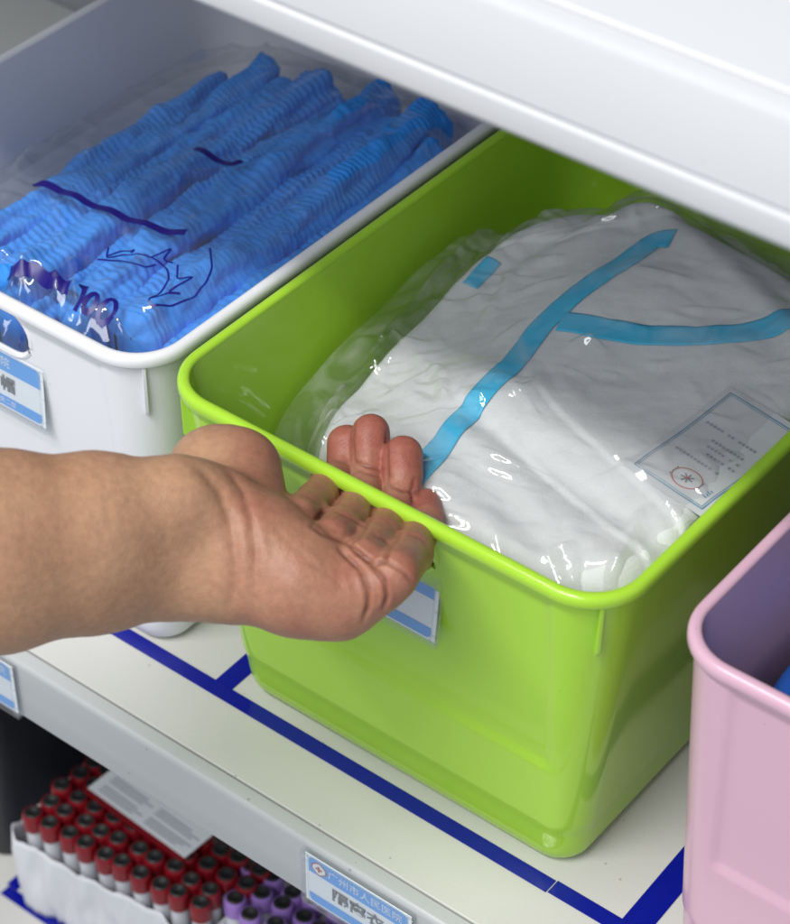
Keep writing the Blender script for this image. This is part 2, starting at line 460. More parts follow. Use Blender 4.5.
# ------------------------------------------------------------------ label holders
def label_holder(parent, x0, x1, z0, z1, y, lean=0.0, top=None, mid=None, bot=None, logo=False, tilt=0.0):
    """clear acrylic pocket on a front face, facing -y; its card slides in as a sub-part"""
    cx, cz = (x0 + x1) / 2, (z0 + z1) / 2
    w2, h2 = (x1 - x0) / 2, (z1 - z0) / 2
    h = MB()
    h.box(-w2, w2, -0.0006, 0, -h2, h2)                       # back plate
    for (a, b, c, d) in ((-w2, w2, h2 - 0.0022, h2 + 0.0006), (-w2, w2, -h2 - 0.0004, -h2 + 0.0018)):
        h.box(a, b, -0.0030, -0.0007, c, d)
    for sgn in (-1, 1):
        xa, xb = sorted((sgn * w2, sgn * (w2 - 0.0030)))
        for c, d, e in ((-h2 + .0019, -h2 + .0055, .0004), (-h2 + .0062, -h2 + .019, 0), (-h2 + .0197, h2 - .0075, .0), (h2 - .0068, h2 - .0023, .0004)):
            h.box(xa - e, xb + e, -0.0031, -0.0007, c, d)
    h.box(-w2 + 0.0031, w2 - 0.0031, -0.0023, -0.0020, -h2 + 0.0019, h2 - 0.0023)   # clear window
    ho = h.build('label_holder', M['acrylic'], parent, bevel=0.0003)
    c = MB()
    a, b = w2 - 0.0036, h2 - 0.0020
    yy = -0.00135

    def poly(pts, mi, dy):
        c.add([(px, yy - dy, pz) for px, pz in pts], [tuple(range(len(pts)))], mi)

    c.box(-a - .002, a + .002, yy, yy + 0.0004, -b, b, 0)
    hb = 0.0115; fb = 0.0058

    def band(zlo, zhi, rtop, rbot):
        pts = []
        r = 0.003
        for sx, sz, rr in ((1, -1, rbot), (1, 1, rtop), (-1, 1, rtop), (-1, -1, rbot)):
            X = sx * a; Z = zhi if sz > 0 else zlo
            if rr:
                for k in range(7):
                    t = math.pi / 2 * k / 6
                    if (sx, sz) == (1, -1): an = -math.pi / 2 + t
                    elif (sx, sz) == (1, 1): an = t
                    elif (sx, sz) == (-1, 1): an = math.pi / 2 + t
                    else: an = math.pi + t
                    pts.append((X - sx * r + r * math.cos(an), Z - sz * r + r * math.sin(an)))
            else: pts.append((X, Z))
        poly(pts, 1, 0.00012)
    band(b - hb, b - 0.001, True, False)
    band(-b + 0.001, -b + 0.001 + fb, False, True)
    if top: text_faces(c, top, 0.0062, (-a + 0.0115, yy - 0.0003, b - hb + 0.0034), (1, 0, 0), (0, 0, 1), 2, 0.0)
    if mid: text_faces(c, mid, 0.0092, (0, yy - 0.0003, -b + fb + 0.0055), (1.12, 0, 0), (0, 0, 1), 3, 0.00022, 'CENTER')
    if bot: text_faces(c, bot, 0.0036, (a - 0.017, yy - 0.0003, -b + 0.0028), (1, 0, 0), (0, 0, 1), 2, 0.0, 'RIGHT')
    if logo:                                                 # round red and white emblem at the left of the header
        lx, lz = -a + 0.0062, b - 0.0066
        for r1, mi, dy in ((0.0040, 4, .0002), (0.0033, 2, .00026), ):
            poly([(lx + r1 * math.cos(t) * 1.15, lz + r1 * math.sin(t) * (1 + .12 * math.cos(4 * t))) for t in np.linspace(0, 2 * math.pi, 24, endpoint=False)], mi, dy)
        for ang in (0, math.pi / 2):
            ca, sa = math.cos(ang), math.sin(ang)
            poly([(lx + u * ca - v * sa, lz + u * sa + v * ca) for u, v in ((-.002, -.0006), (.002, -.0006), (.002, .0006), (-.002, .0006))], 4, .00032 + .00004 * ang)
    co = c.build('label_card', [M['card_white'], M['card_blue'], M['print_white'], M['print_grey'], M['print_red']], ho, smooth=False)
    ho.location = (cx, y, cz)
    ho.rotation_euler = (-lean, tilt, 0)
    return ho


label_holder(main, -0.142, -0.077, -0.0385, -0.0015, YF - 0.0008, top='广州市人民医院', mid='手术帽', logo=True)
label_holder(main, 0.1085, 0.1735, -0.0400, -0.0030, YF - 0.0008, top='广州市人民医院', mid='隔离衣', logo=True)


# ------------------------------------------------------------------ storage bins
BW, BD, BH, BT = 0.235, 0.315, 0.1919, 0.021


def rrect(x0, x1, y0, y1, r, nf=90, nc=9, ns=24):
    """closed loop of points, counter-clockwise from the front-left corner end; dense along the front"""
    P = []
    def arc(cx, cy, a0):
        for k in range(nc + 1):
            a = a0 + math.pi / 2 * k / nc
            P.append((cx + r * math.cos(a), cy + r * math.sin(a)))
    def line(xa, ya, xb, yb, n):
        for k in range(1, n): P.append((xa + (xb - xa) * k / n, ya + (yb - ya) * k / n))
    arc(x0 + r, y0 + r, math.pi); line(x0 + r, y0, x1 - r, y0, nf)
    arc(x1 - r, y0 + r, -math.pi / 2); line(x1, y0 + r, x1, y1 - r, ns)
    arc(x1 - r, y1 - r, 0); line(x1 - r, y1, x0 + r, y1, ns)
    arc(x0 + r, y1 - r, math.pi / 2); line(x0, y1 - r, x0, y0 + r, ns)
    return P


def panel_inset(x, z):
    """the shallow pressed panel of the front wall"""
    d = sst(0.027, 0.0305, x) * (1 - sst(BW - 0.0305, BW - 0.027, x)) * sst(0.070, 0.0745, z) * (1 - sst(BH - 0.011, BH - 0.007, z))
    return 0.0018 * d


def make_bin(name, loc, mat, label, cat='storage bin', holder=None, rz=0.0, BT=0.0185, slot=(0.1175, 0.0275), fins=((0, 0), (1, 0), (0, 1), (1, 1))):
    t = empty(name, loc, label, cat, 'plastic storage bins on the shelf', rz)
    off = 0.0006; th = 0.0021
    mb = MB(); L = []
    zs = [0.0, 0.0006, 0.0022, 0.0045, 0.0075, 0.011] + list(np.linspace(0.015, BH - 0.0015, 64))
    for z in zs:
        rnd = 0.0055 * (1 - math.sqrt(max(0, 1 - (1 - min(z, 0.011) / 0.011) ** 2)))
        e = off - 0.0004 + BT * (1 - z / BH) + rnd
        # a soft step low down on the walls
        e += 0.0006 * float(1 - sst(0.022, 0.030, z))
        lp = rrect(e, BW - e, e, BD - e, 0.024 - 0.008 * (1 - z / BH) - 0.5 * rnd)
        lp = [(x, y + (panel_inset(x, z) if y < e + 0.0004 else 0) - (panel_inset(x, z) if y > BD - e - 0.0004 else 0), z) for x, y in lp]
        L.append(lp)
    n_out = len(L)
    for z in [BH - 0.0015, BH - 0.005, BH - 0.0075, BH - 0.0095] + list(np.linspace(BH - 0.0115, 0.014, 20)) + [0.008, 0.0045, 0.0028]:
        rnd = 0.0085 * (1 - math.sqrt(max(0, 1 - (1 - min(max(z - .0028, 0), 0.011) / 0.011) ** 2)))
        e = off + BT * (1 - z / BH) + rnd + th
        lp = rrect(e, BW - e, e, BD - e, 0.022 - 0.008 * (1 - z / BH) - 0.5 * rnd)
        lp = [(x, y + (panel_inset(x, z) if y < e + 0.0004 else 0), z) for x, y in lp]
        L.append(lp)
    mb.loops(L, True, True, True)
    body = mb.build('bin_body', mat, t, angle=60)
    # handle slot cut through the front wall
    hc = MB(); ha, hr = slot[1], 0.0148; cx, cz = slot[0], BH - 0.0220
    st = [(cx + s * ha + hr * math.cos(a), cz + hr * math.sin(a)) for s, a0 in ((1, -math.pi / 2), (-1, math.pi / 2)) for a in [a0 + math.pi * k / 12 for k in range(13)]]
    hc.loops([[(x, y, z) for x, z in st] for y in (-0.02, 0.03)], True, True, True)
    cutter = hc.build('slot_cutter', mat)
    bo = body.modifiers.new('slot', 'BOOLEAN'); bo.operation = 'DIFFERENCE'; bo.object = cutter; bo.solver = 'EXACT'
    cutter.location = loc; cutter.rotation_euler.z = rz
    bpy.context.view_layer.update()
    dg = bpy.context.evaluated_depsgraph_get()
    me = bpy.data.meshes.new_from_object(body.evaluated_get(dg))
    body.modifiers.clear(); body.data = me
    bpy.data.objects.remove(cutter)
    # slot lip
    lip = MB()
    pts = []
    for k in range(len(st)):
        a = st[k]; b = st[(k + 1) % len(st)]
        dd = math.hypot(b[0] - a[0], b[1] - a[1]); nn = max(1, int(dd / 0.003))
        pts += [(a[0] + (b[0] - a[0]) * i / nn, a[1] + (b[1] - a[1]) * i / nn) for i in range(nn)]
    lip.tube([(x, off + BT * (1 - z / BH) + 0.0023, z) for x, z in pts], 0.0017, 8, True)
    lip.build('handle_lip', mat, t)
    # rolled rim
    RS = 0.66
    rp = [(-0.0040, -0.0030), (-0.0043, -0.0012), (-0.0036, 0.0004), (-0.0020, 0.0012), (0.0004, 0.0014), (0.0024, 0.0008), (0.0038, -0.0006), (0.0044, -0.0026), (0.0045, -0.0062),
          (0.0041, -0.0068), (0.0034, -0.0068), (0.0031, -0.0060), (0.0030, -0.0034), (0.0018, -0.0018), (-0.0006, -0.0016), (-0.0018, -0.0030)]
    rl = MB(); Ls = []
    for o_, dz in rp:
        o_ *= RS; dz *= 0.70
        Ls.append([(x, y, BH + dz) for x, y in rrect(-o_, BW + o_, -o_, BD + o_, 0.025 + o_, nf=20, nc=12, ns=20)])
    Ls.append(Ls[0]); rl.loops(Ls, True)
    rl.build('rim', mat, t, angle=70)
    # corner fins under the rim
    for sx, sy in fins:
        ux, uy = (1 if sx else -1), (1 if sy else -1)
        ccx = BW - 0.0265 if sx else 0.0265; ccy = BD - 0.0265 if sy else 0.0265
        dx, dy = ux * .7071, uy * .7071
        px_, py_ = -dy, dx
        def pt(r_, z, s_): return (ccx + dx * r_ + px_ * s_ * 0.0009, ccy + dy * r_ + py_ * s_ * 0.0009, z)
        poly = [(0.0233, BH - .003), (0.0292, BH - 0.003), (0.0288, BH - 0.030), (0.0268, BH - 0.034), (0.0212, BH - 0.034)]
        fm = MB(); fm.loops([[pt(r_, z, s_) for r_, z in poly] for s_ in (-1, 1)], True, True, True)
        fm.build('corner_fin', mat, t, bevel=0.0003)
    if holder:
        x0_, x1_, z0_, z1_, _y, _l, *txt = holder
        zc_ = (z0_ + z1_) / 2
        label_holder(t, x0_, x1_, z0_, z1_, off - 0.0004 + BT * (1 - zc_ / BH) + 0.0010, math.atan(BT / BH), *txt)
    return t


lean = math.atan(BT / BH)
hz = 0.137
hy = 0.0006 + 0.0185 * (1 - hz / BH) + 0.0012
green = make_bin('storage_bin', (0, 0, 0), M['green'], 'lime green plastic bin in the middle, held by the hand', holder=(0.0845, 0.1505, hz - .019, hz + .019, hy, lean, None, None, None), slot=(0.1152, 0.0186))
white = make_bin('storage_bin', (-0.245, 0.0008, 0), M['white'], 'white plastic bin on the left filled with blue caps', holder=(0.0845, 0.166, hz - .018, hz + .019, hy, lean, '广州市人民医院', '一次性帽', '库房二部'), BT=0.0115)
pink = make_bin('storage_bin', (0.262, 0.0032, 0), M['pink'], 'pink plastic bin at the right edge', holder=(0.0845, 0.1505, hz - .019, hz + .019, hy, lean, '广州市人民医院', '口罩', None), BT=0.010, fins=((1, 0), (0, 1), (1, 1)))


# ------------------------------------------------------------------ folded gown in its bag
def ell(x, y, x0, x1, y0, y1, p=4.0):
    u = np.abs((x - (x0 + x1) / 2) / ((x1 - x0) / 2)); v = np.abs((y - (y0 + y1) / 2) / ((y1 - y0) / 2))
    return (u ** p + v ** p) ** (1 / p)


def tents(segs):
    def f(x, y):
        s = 0.0
        for (ax, ay, bx2, by2, amp, wid) in segs:
            dx, dy = bx2 - ax, by2 - ay
            L2 = dx * dx + dy * dy
            t = np.clip(((x - ax) * dx + (y - ay) * dy) / L2, 0, 1)
            d = np.hypot(x - ax - t * dx, (y - ay - t * dy))
            ed = 1 - (2 * t - 1) ** 2 * 0.7
            s = s + amp * ed * np.clip(1 - d / wid, 0, 1)
        return s
    return f


def px_tents(paths, zp):
    S = []
    for pth, amp, _ in paths:
        Q = [at(a, b, 2, zp) for a, b in pth]
        for p, q in zip(Q[:-1], Q[1:]): S.append((p[0], p[1], q[0], q[1], amp * 1.1, 0.0042))
    return S


def rnd_tents(n, x0, x1, y0, y1, amp, seed, edge=0.6):
    r = random.Random(seed); S = []
    while len(S) < n:
        x, y = r.uniform(x0, x1), r.uniform(y0, y1)
        e_ = float(ell(x, y, x0, x1, y0, y1, 4))
        if r.random() > edge and e_ < 0.72: continue
        a = r.gauss(0.1, 0.6); l = r.uniform(0.010, 0.040)
        S.append((x, y, x + l * math.cos(a), y + l * math.sin(a), amp * r.uniform(0.3, 1.0) * r.choice((1, 1, -0.6)), r.uniform(0.0028, 0.0060)))
    return S


GOWN_CREASES = [([(384, 385), (420, 372), (440, 366)], .0022, 0), ([(436, 366), (440, 390), (446, 412)], .0026, 0), ([(449, 366), (444, 392), (441, 415)], .002, 0),
                ([(470, 412), (505, 415), (535, 412)], .002, 0), ([(568, 374), (585, 366), (603, 380)], .0030, 0), ([(585, 366), (590, 372), (596, 385)], .002, 0),
                ([(642, 527), (628, 550), (606, 588)], .004, 0), ([(548, 560), (570, 557), (576, 590)], .004, 0), ([(560, 558), (566, 575), (580, 586)], .003, 0),
                ([(650, 214), (672, 224), (700, 243)], .004, 0), ([(655, 222), (680, 236), (704, 250)], .003, 0), ([(300, 425), (318, 408), (345, 395)], .003, 0),
                ([(285, 432), (300, 432), (322, 415)], .002, 0), ([(290, 425), (312, 392), (360, 342), (410, 290), (450, 250), (500, 207)], .0035, 0), ([(310, 430), (345, 380), (400, 318), (455, 262)], .0028, 0), ([(300, 440), (330, 415), (372, 402)], .003, 0), ([(686, 410), (692, 420), (697, 430)], .002, 0), ([(620, 565), (615, 575), (605, 580)], .002, 0),
                ([(645, 388), (655, 392), (670, 390)], .0015, 0), ([(360, 350), (385, 330), (415, 300)], .003, 0), ([(480, 330), (500, 300), (512, 280)], .002, 0),
                ([(700, 380), (720, 360), (760, 352)], .002, 0), ([(610, 350), (650, 362), (700, 362)], .0018, 0)]
CAP_CREASES = [([(3, 280), (18, 264), (42, 250)], .003, 0), ([(0, 283), (8, 280), (14, 272)], .003, 0), ([(55, 290), (56, 275), (73, 257)], .004, 0), ([(73, 256), (76, 275), (74, 300)], .004, 0),
               ([(20, 302), (33, 296), (40, 305)], .003, 0), ([(60, 308), (66, 300), (70, 318)], .003, 0), ([(78, 305), (92, 290), (112, 282)], .0022, 0), ([(74, 325), (76, 315), (80, 300)], .002, 0),
               ([(40, 240), (70, 239), (100, 240)], .0015, 0), ([(330, 240), (352, 225), (372, 205)], .002, 0), ([(300, 175), (290, 200), (318, 215)], .002, 0), ([(250, 300), (275, 280), (300, 262)], .0015, 0)]
gown_tent = tents(px_tents(GOWN_CREASES, .174) + rnd_tents(150, 0.02, 0.22, 0.015, 0.27, 0.0029, 5, 0.42))
cap_tent = tents(px_tents(CAP_CREASES, .175) + rnd_tents(110, -0.21, -0.025, 0.018, 0.295, 0.0026, 8, 0.4))


def gown_h(x, y):
    x = np.asarray(x, float); y = np.asarray(y, float)
    e = ell(x, y + 0.10 * (x - 0.12), 0.020, 0.244, 0.004, 0.268, 4.2)
    h = 0.158 + 0.020 * sst(0.03, 0.13, x) + 0.012 * sst(0.05, 0.2, y)
    h = h + 0.0060 * fbm(x * 11 + 3, y * 9, 2)
    u1 = y + 0.30 * x + 0.010 * vnoise(x * 18, 2.0)
    h = h + 0.0022 * sst(0.0, 0.0030, u1 - 0.118) * (1 - sst(0.010, 0.05, u1 - 0.118)) * sst(0.07, 0.11, x)
    u2 = y + 0.42 * x + 0.012 * vnoise(x * 14, 7.0)
    h = h + 0.0020 * sst(0.0, 0.0025, u2 - 0.160) * (1 - sst(0.010, 0.05, u2 - 0.160)) * sst(0.10, 0.15, x)
    u3 = x - 0.55 * y + 0.010 * vnoise(y * 16, 3.0)
    h = h + 0.0026 * sst(0.0, 0.0030, u3 + 0.060) * (1 - sst(0.010, 0.04, u3 + 0.060)) * sst(0.13, 0.17, y)
    u4 = y - 0.75 * x + 0.008 * vnoise(x * 20, 5.0)
    h = h + 0.0026 * sst(0.0, 0.0028, u4 - 0.165) * (1 - sst(0.008, 0.035, u4 - 0.165))
    h = h + 0.0009 * fbm((x * .85 + y * .5) * 22, (y * .85 - x * .5) * 75, 3)
    # long soft folds lying across the front half
    s = y * 1.0 + x * 0.22
    h = h + 0.0022 * np.exp(-((s - 0.088) / 0.010) ** 2) * sst(0.07, 0.12, x)
    h = h - 0.0022 * np.exp(-((s - 0.104 - 0.03 * (x - .1)) / 0.006) ** 2) * sst(0.08, 0.13, x)
    h = h + 0.0018 * np.exp(-((s - 0.125) / 0.012) ** 2)
    h = h - 0.0016 * np.exp(-((y - 0.055 + 0.35 * (x - 0.12)) / 0.009) ** 2)
    # creases by the seam crossing
    h = h - 0.004 * np.exp(-((x - 0.06 - 0.3 * (y - 0.2)) / 0.007) ** 2) * sst(0.14, 0.2, y)
    h = h + 0.004 * np.exp(-((y - 0.235 + 0.4 * (x - .12)) / 0.010) ** 2)
    h = h + 0.0004 * ridged(x * 24, y * 20, 4) + 0.0006 * fbm(x * 120, y * 120, 2)
    fall = np.sqrt(np.clip(1 - np.clip((e - 0.78) / 0.22, 0, 1) ** 2.4, 0, 1))
    return 0.006 + (h - 0.006) * fall


gx = np.linspace(0.0205, 0.2262, 200); gy = np.linspace(0.0045, 0.2780, 250)
X, Y = np.meshgrid(gx, gy, indexing='ij')
Z = gown_h(X, Y)
# keep inside the tapered walls: pull in the low skirt
pull = np.clip(0.168 - Z, 0, 1) * 0.17
X = X - np.clip((X - 0.125) / 0.10, -1, 1) * pull; Y = Y - np.clip((Y - 0.156) / 0.14, -1, 1) * pull
mb = MB()
mb.grid(X, Y, Z)
gown = mb.build('folded_gown', M['gown'], None, angle=180)
so = gown.modifiers.new('solid', 'SOLIDIFY'); so.thickness = 0.004; so.offset = -1
tag(gown, 'white nonwoven gown with teal seam tapes, folded inside the green bin', 'gown')


def ribbon(path_px, wid, hf, z_off, name, mat, parent, n=70, taper=None):
    """a tape lying on the height field hf, following the photographed line"""
    P = [hit(px, py, hf) for px, py in path_px]
    P = np.array(P)
    # resample
    seg = np.r_[0, np.cumsum(np.linalg.norm(np.diff(P[:, :2], axis=0), axis=1))]
    t = np.linspace(0, seg[-1], n)
    def sm(k):
        v = np.interp(t, seg, P[:, k])
        for _ in range(6): v[1:-1] = 0.25 * v[:-2] + 0.5 * v[1:-1] + 0.25 * v[2:]
        return v
    x, y = sm(0), sm(1)
    dx, dy = np.gradient(x), np.gradient(y)
    l = np.hypot(dx, dy) + 1e-9
    nx, ny = -dy / l, dx / l
    wv = np.interp(t, seg, wid) if hasattr(wid, '__len__') else np.full(n, wid)
    U = np.linspace(-0.5, 0.5, 9)
    XX = x[:, None] + nx[:, None] * U[None] * wv[:, None]
    YY = y[:, None] + ny[:, None] * U[None] * wv[:, None]
    ZZ = hf(XX, YY) + z_off
    m = MB(); m.grid(XX, YY, ZZ)
    return m.build(name, mat, parent, angle=180, solid=0.0003)


ribbon([(405, 500), (425, 466), (462, 420), (505, 372), (540, 328), (575, 295), (608, 272), (640, 252), (655, 240), (672, 240)], 0.0118, gown_h, 0.0007, 'seam_tape', M['teal'], gown, 120)
ribbon([(560, 322), (600, 330), (645, 337), (700, 337), (740, 334), (775, 326), (800, 318)], 0.0130, gown_h, 0.0006, 'seam_tape', M['teal'], gown, 90)
ribbon([(470, 287), (494, 260)], 0.0085, gown_h, 0.0006, 'seam_tape', M['teal'], gown, 20)


def bag_h(x, y):
    x = np.asarray(x, float); y = np.asarray(y, float)
    g = gown_h(np.clip(x, 0.030, 0.222), np.clip(y, 0.020, 0.258))
    e = ell(x, y, 0.0125, 0.2285, 0.0115, 0.292, 5)
    # the film bridges hollows: blurred gown plus crumple
    gs = 0
    for dx_, dy_ in ((-.008, 0), (.008, 0), (0, .008), (0, -.008), (0, 0)):
        gs = gs + gown_h(np.clip(x + dx_, 0.036, 0.216), np.clip(y + dy_, 0.026, 0.250))
    gs = gs / 5
    h = np.maximum(gs, g) + 0.0028
    edge = sst(0.62, 1.0, e)
    h = h + 0.0010 + gown_tent(x, y) + 0.0007 * edge * ridged(x * 30, y * 26, 2)
    h = h - 0.006 * sst(0.86, 1.0, e)
    h = np.maximum(h, 0.128 + 0.004 * fbm(x * 30, y * 30, 2))
    # lower where it meets the left wall
    return h


# sheet of film over the gown with sharply crumpled patches
bx = np.linspace(0.0125, 0.2260, 260); by = np.linspace(0.0100, 0.292, 320)
X, Y = np.meshgrid(bx, by, indexing='ij')
Z = bag_h(X, Y)
e = ell(X, Y, 0.0115, 0.2275, 0.0105, 0.292, 6)
# clip to a rounded outline and hang the border down
mb = MB()
nx_, ny_ = X.shape
keep = e < 1.02
Z = Z - 0.05 * np.clip(e - 0.97, 0, 1)
v = np.stack([X, Y, Z], -1).reshape(-1, 3)
f = [(i * ny_ + j, (i + 1) * ny_ + j, (i + 1) * ny_ + j + 1, i * ny_ + j + 1) for i in range(nx_ - 1) for j in range(ny_ - 1) if keep[i, j] and keep[i + 1, j + 1] and keep[i + 1, j] and keep[i, j + 1]]
mb.add(v, f)
gbag = mb.build('plastic_bag', M['film'], None, angle=180)
tag(gbag, 'clear crumpled plastic bag round the white gown in the green bin', 'bag')


# care card lying under the film
cw = [hit(630, 461, gown_h), hit(731, 401, gown_h), hit(797, 480, gown_h), hit(694, 541, gown_h)]
cc = [Vector(p) for p in cw]
cmid = sum((p for p in cc), Vector()) / 4
ux = ((cc[1] - cc[0]) + (cc[2] - cc[3])).normalized()        # along the short top edge in the photo
uz = Vector((0, 0, 1)) - ux * ux.z
nrm = ux.cross((cc[3] - cc[0])).normalized()
if nrm.z < 0: nrm = -nrm
uy = nrm.cross(ux).normalized()
LW = ((cc[1] - cc[0]).length + (cc[2] - cc[3]).length) / 2; LH = ((cc[3] - cc[0]).length + (cc[2] - cc[1]).length) / 2
card = MB()
U = np.linspace(-LW / 2, LW / 2, 14); V = np.linspace(-LH / 2, LH / 2, 18)


def cpt(u, v, lift=0.0):
    p = cmid + ux * u + uy * v
    return (p.x, p.y, float(bag_smooth(p.x, p.y)) + lift)


def bag_smooth(x, y):
    s = 0; k = 0
    for dx_ in (-.012, 0, .012):
        for dy_ in (-.012, 0, .012):
            s = s + gown_h(min(x + dx_, .216), y + dy_); k += 1
    return s / k + 0.0018


vv = [cpt(u, v) for u in U for v in V]
card.add(vv, [(i * 18 + j, (i + 1) * 18 + j, (i + 1) * 18 + j + 1, i * 18 + j + 1) for i in range(13) for j in range(17)], 0)


def cline(u0, v0, u1, v1, wd, mi, lift=0.0003):
    n = max(2, int(math.hypot(u1 - u0, v1 - v0) / 0.004) + 1)
    du, dv = u1 - u0, v1 - v0; l = math.hypot(du, dv); a, b = -dv / l * wd / 2, du / l * wd / 2
    vs = []
    for k in range(n):
        t = k / (n - 1)
        vs += [cpt(u0 + du * t + a, v0 + dv * t + b, lift), cpt(u0 + du * t - a, v0 + dv * t - b, lift)]
    card.add(vs, [(2 * k, 2 * k + 2, 2 * k + 3, 2 * k + 1) for k in range(n - 1)], mi)


for ins, wd in ((0.0035, 0.0006), (0.0046, 0.0003)):
    a, b = LW / 2 - ins, LH / 2 - ins
    for q in ((-a, -b, a, -b), (a, -b, a, b), (a, b, -a, b), (-a, b, -a, -b)): cline(*q, wd, 2)
# emblem: oval red seal with a dark figure inside, near the lower-left of the card as photographed
pe = hit(690, 484, gown_h); pv = Vector(pe) - cmid
eu, ev = pv.dot(ux), pv.dot(uy)
for k in range(28):
    a0, a1 = 2 * math.pi * k / 28, 2 * math.pi * (k + 1) / 28
    cline(eu + .0056 * math.cos(a0), ev + .0075 * math.sin(a0), eu + .0056 * math.cos(a1), ev + .0075 * math.sin(a1), .0005, 3)
for k in range(7):
    a0 = 2 * math.pi * k / 7
    cline(eu, ev, eu + .0028 * math.cos(a0), ev + .0032 * math.sin(a0), .0006, 1, .0004)
cline(eu - .0008, ev, eu + .0008, ev, .0014, 3, .0005)
for s_ in (-1, 1):
    for k in range(4): cline(eu - .003 + .0016 * k, ev + s_ * .0072, eu - .002 + .0016 * k, ev + s_ * .0079, .0005, 1, .0004)
for k in range(4): cline(eu - .0035 + .0014 * k, ev - .0140, eu - .0030 + .0014 * k, ev - .0118 - .0008 * (k % 2), .0006, 2, .0004)
# rows of small print running along the card's long side
rr = random.Random(3)
for row, (uu, v0, v1) in enumerate([(eu + .0115, -.010, .016), (eu + .0175, -.014, .002), (eu + .0215, -.013, .004), (eu + .0255, -.012, .006), (eu + .0325, -.013, .018)]):
    v_ = v0
    while v_ < min(v1, LH / 2 - .008):
        if uu + .001 < LW / 2 - .006:
            for k in range(3):
                cline(uu - .0008, v_ + k * .0005, uu + .0008, v_ + k * .0005 + rr.uniform(-.0002, .0002), .00028, 4)
            cline(uu + rr.uniform(-.0006, .0006), v_ - .0001, uu + rr.uniform(-.0006, .0006), v_ + .0012, .0003, 4, .0004)
        v_ += .0021 if rr.random() > .15 else .0042
co = card.build('paper_card', [M['paper'], M['print_grey'], M['print_line'], M['print_red'], M['print_pale']], None, smooth=False)
tag(co, 'small printed paper card with oval seal lying on the white gown', 'card')


# ------------------------------------------------------------------ blue caps in the white bin
def cap_strip(x0, x1, y0, y1, ztop, skew, seed, label):
    """one pleated bouffant cap, folded flat into a long ribbed strip"""
    rs = np.random.default_rng(seed)
    n, k = 300, 30
    m = MB(); Ls = []
    hgt = 0.036
    cx0, wd = (x0 + x1) / 2, (x1 - x0) / 2
    for i in range(n + 1):
        t = i / n
        y = y0 + (y1 - y0) * t
        endf = min(1, math.sqrt(max(0, 1 - max(0, (0.03 - t) / 0.03) ** 2))) * min(1, math.sqrt(max(0, 1 - max(0, (t - 0.97) / 0.03) ** 2)))
        endf = max(endf, 0.05)
        L = []
        ph = y / (0.0017 + 0.0003 * (seed % 3)) * math.pi
        amp = 0.00012 + 0.0006 * max(0.0, float(vnoise(y * 45 + seed * 5.3, 2.2)) + 0.15)
        wv = wd * (1 + 0.30 * float(vnoise(y * 16 + seed * 2.9, 6.1)))
        tw = 0.0075 * float(vnoise(y * 11 + seed * 1.7, 4.4)) + 0.003 * float(vnoise(y * 40 + seed, 1.4))
        sag = 0.012 * float(vnoise(y * 9 + seed * 7.7, 0.3)) + 0.006 * float(vnoise(y * 25 + seed, 7.3))
        for j in range(k):
            a = 2 * math.pi * j / k
            ca, sa = math.cos(a), math.sin(a)
            rip = amp * math.sin(ph + 1.6 * math.sin(a + seed) + 3.5 * float(vnoise(y * 60 + seed, a))) + 0.0065 * float(vnoise(y * 34 + seed * 3.1, a * 1.9 + seed)) + 0.0030 * float(vnoise(y * 95, a * 3.2 + seed)) + 0.0012 * float(vnoise(y * 260, a * 5 + seed))
            r_ = wv * endf + rip
            zc = (ztop - wd + sag) if sa > -0.01 else (0.006 + wd)
            if sa <= -0.01 : r_ = wd * endf
            L.append((cx0 + skew * (y - y0) + (tw if sa > -.01 else 0) + r_ * ca * .97, y, zc + r_ * sa * (1.0 if sa < 0 else 1.05)))
        Ls.append(L)
    m.loops(Ls, True, True, True)
    o = m.build('pleated_cap', M['cap'], None, angle=180)
    tag(o, label, 'cap', 'folded caps in the white bin')


strips = [(-0.0520, -0.0300, 0.036, 0.262, 0.167, -0.01, 'blue pleated cap strip against the right wall of the white bin'),
          (-0.0700, -0.0490, 0.044, 0.285, 0.172, 0.0, 'blue pleated cap strip second from the green bin'),
          (-0.0880, -0.0690, 0.052, 0.270, 0.164, 0.005, 'blue pleated cap strip third from the green bin'),
          (-0.1070, -0.0860, 0.036, 0.288, 0.171, -0.005, 'blue pleated cap strip fourth from the green bin'),
          (-0.1240, -0.1060, 0.030, 0.272, 0.163, 0.005, 'blue pleated cap strip in the middle of the row'),
          (-0.1430, -0.1220, 0.028, 0.280, 0.170, -0.005, 'blue pleated cap strip fourth from the left of the row'),
          (-0.1610, -0.1420, 0.030, 0.268, 0.163, 0.005, 'blue pleated cap strip third from the left of the row'),
          (-0.1800, -0.1590, 0.026, 0.275, 0.166, -0.005, 'blue pleated cap strip second from the left of the row'),
          (-0.1980, -0.1790, 0.030, 0.262, 0.157, 0.0, 'outermost left blue pleated cap strip in the white bin')]
for i, s_ in enumerate(strips): cap_strip(s_[0], s_[1], s_[2], s_[3], s_[4] - 0.004, s_[5], i + 2, s_[6])

def cb_h(x, y):
    x = np.asarray(x, float); y = np.asarray(y, float)
    e = ell(x, y, -0.214, -0.023, 0.0155, 0.300, 4)
    h = 0.1725 + 0.006 * fbm(x * 12, y * 9 + 4, 2) + 0.0008 * np.sin(x / 0.0215 * 2 * math.pi)
    front = 1 - sst(0.035, 0.095, y + 0.25 * (x + 0.2))
    h = h + 0.0012 * front * np.abs(ridged(x * 38, y * 34 + 5, 3)) + cap_tent(x, y)
    return h - 0.028 * sst(0.80, 1.05, e)


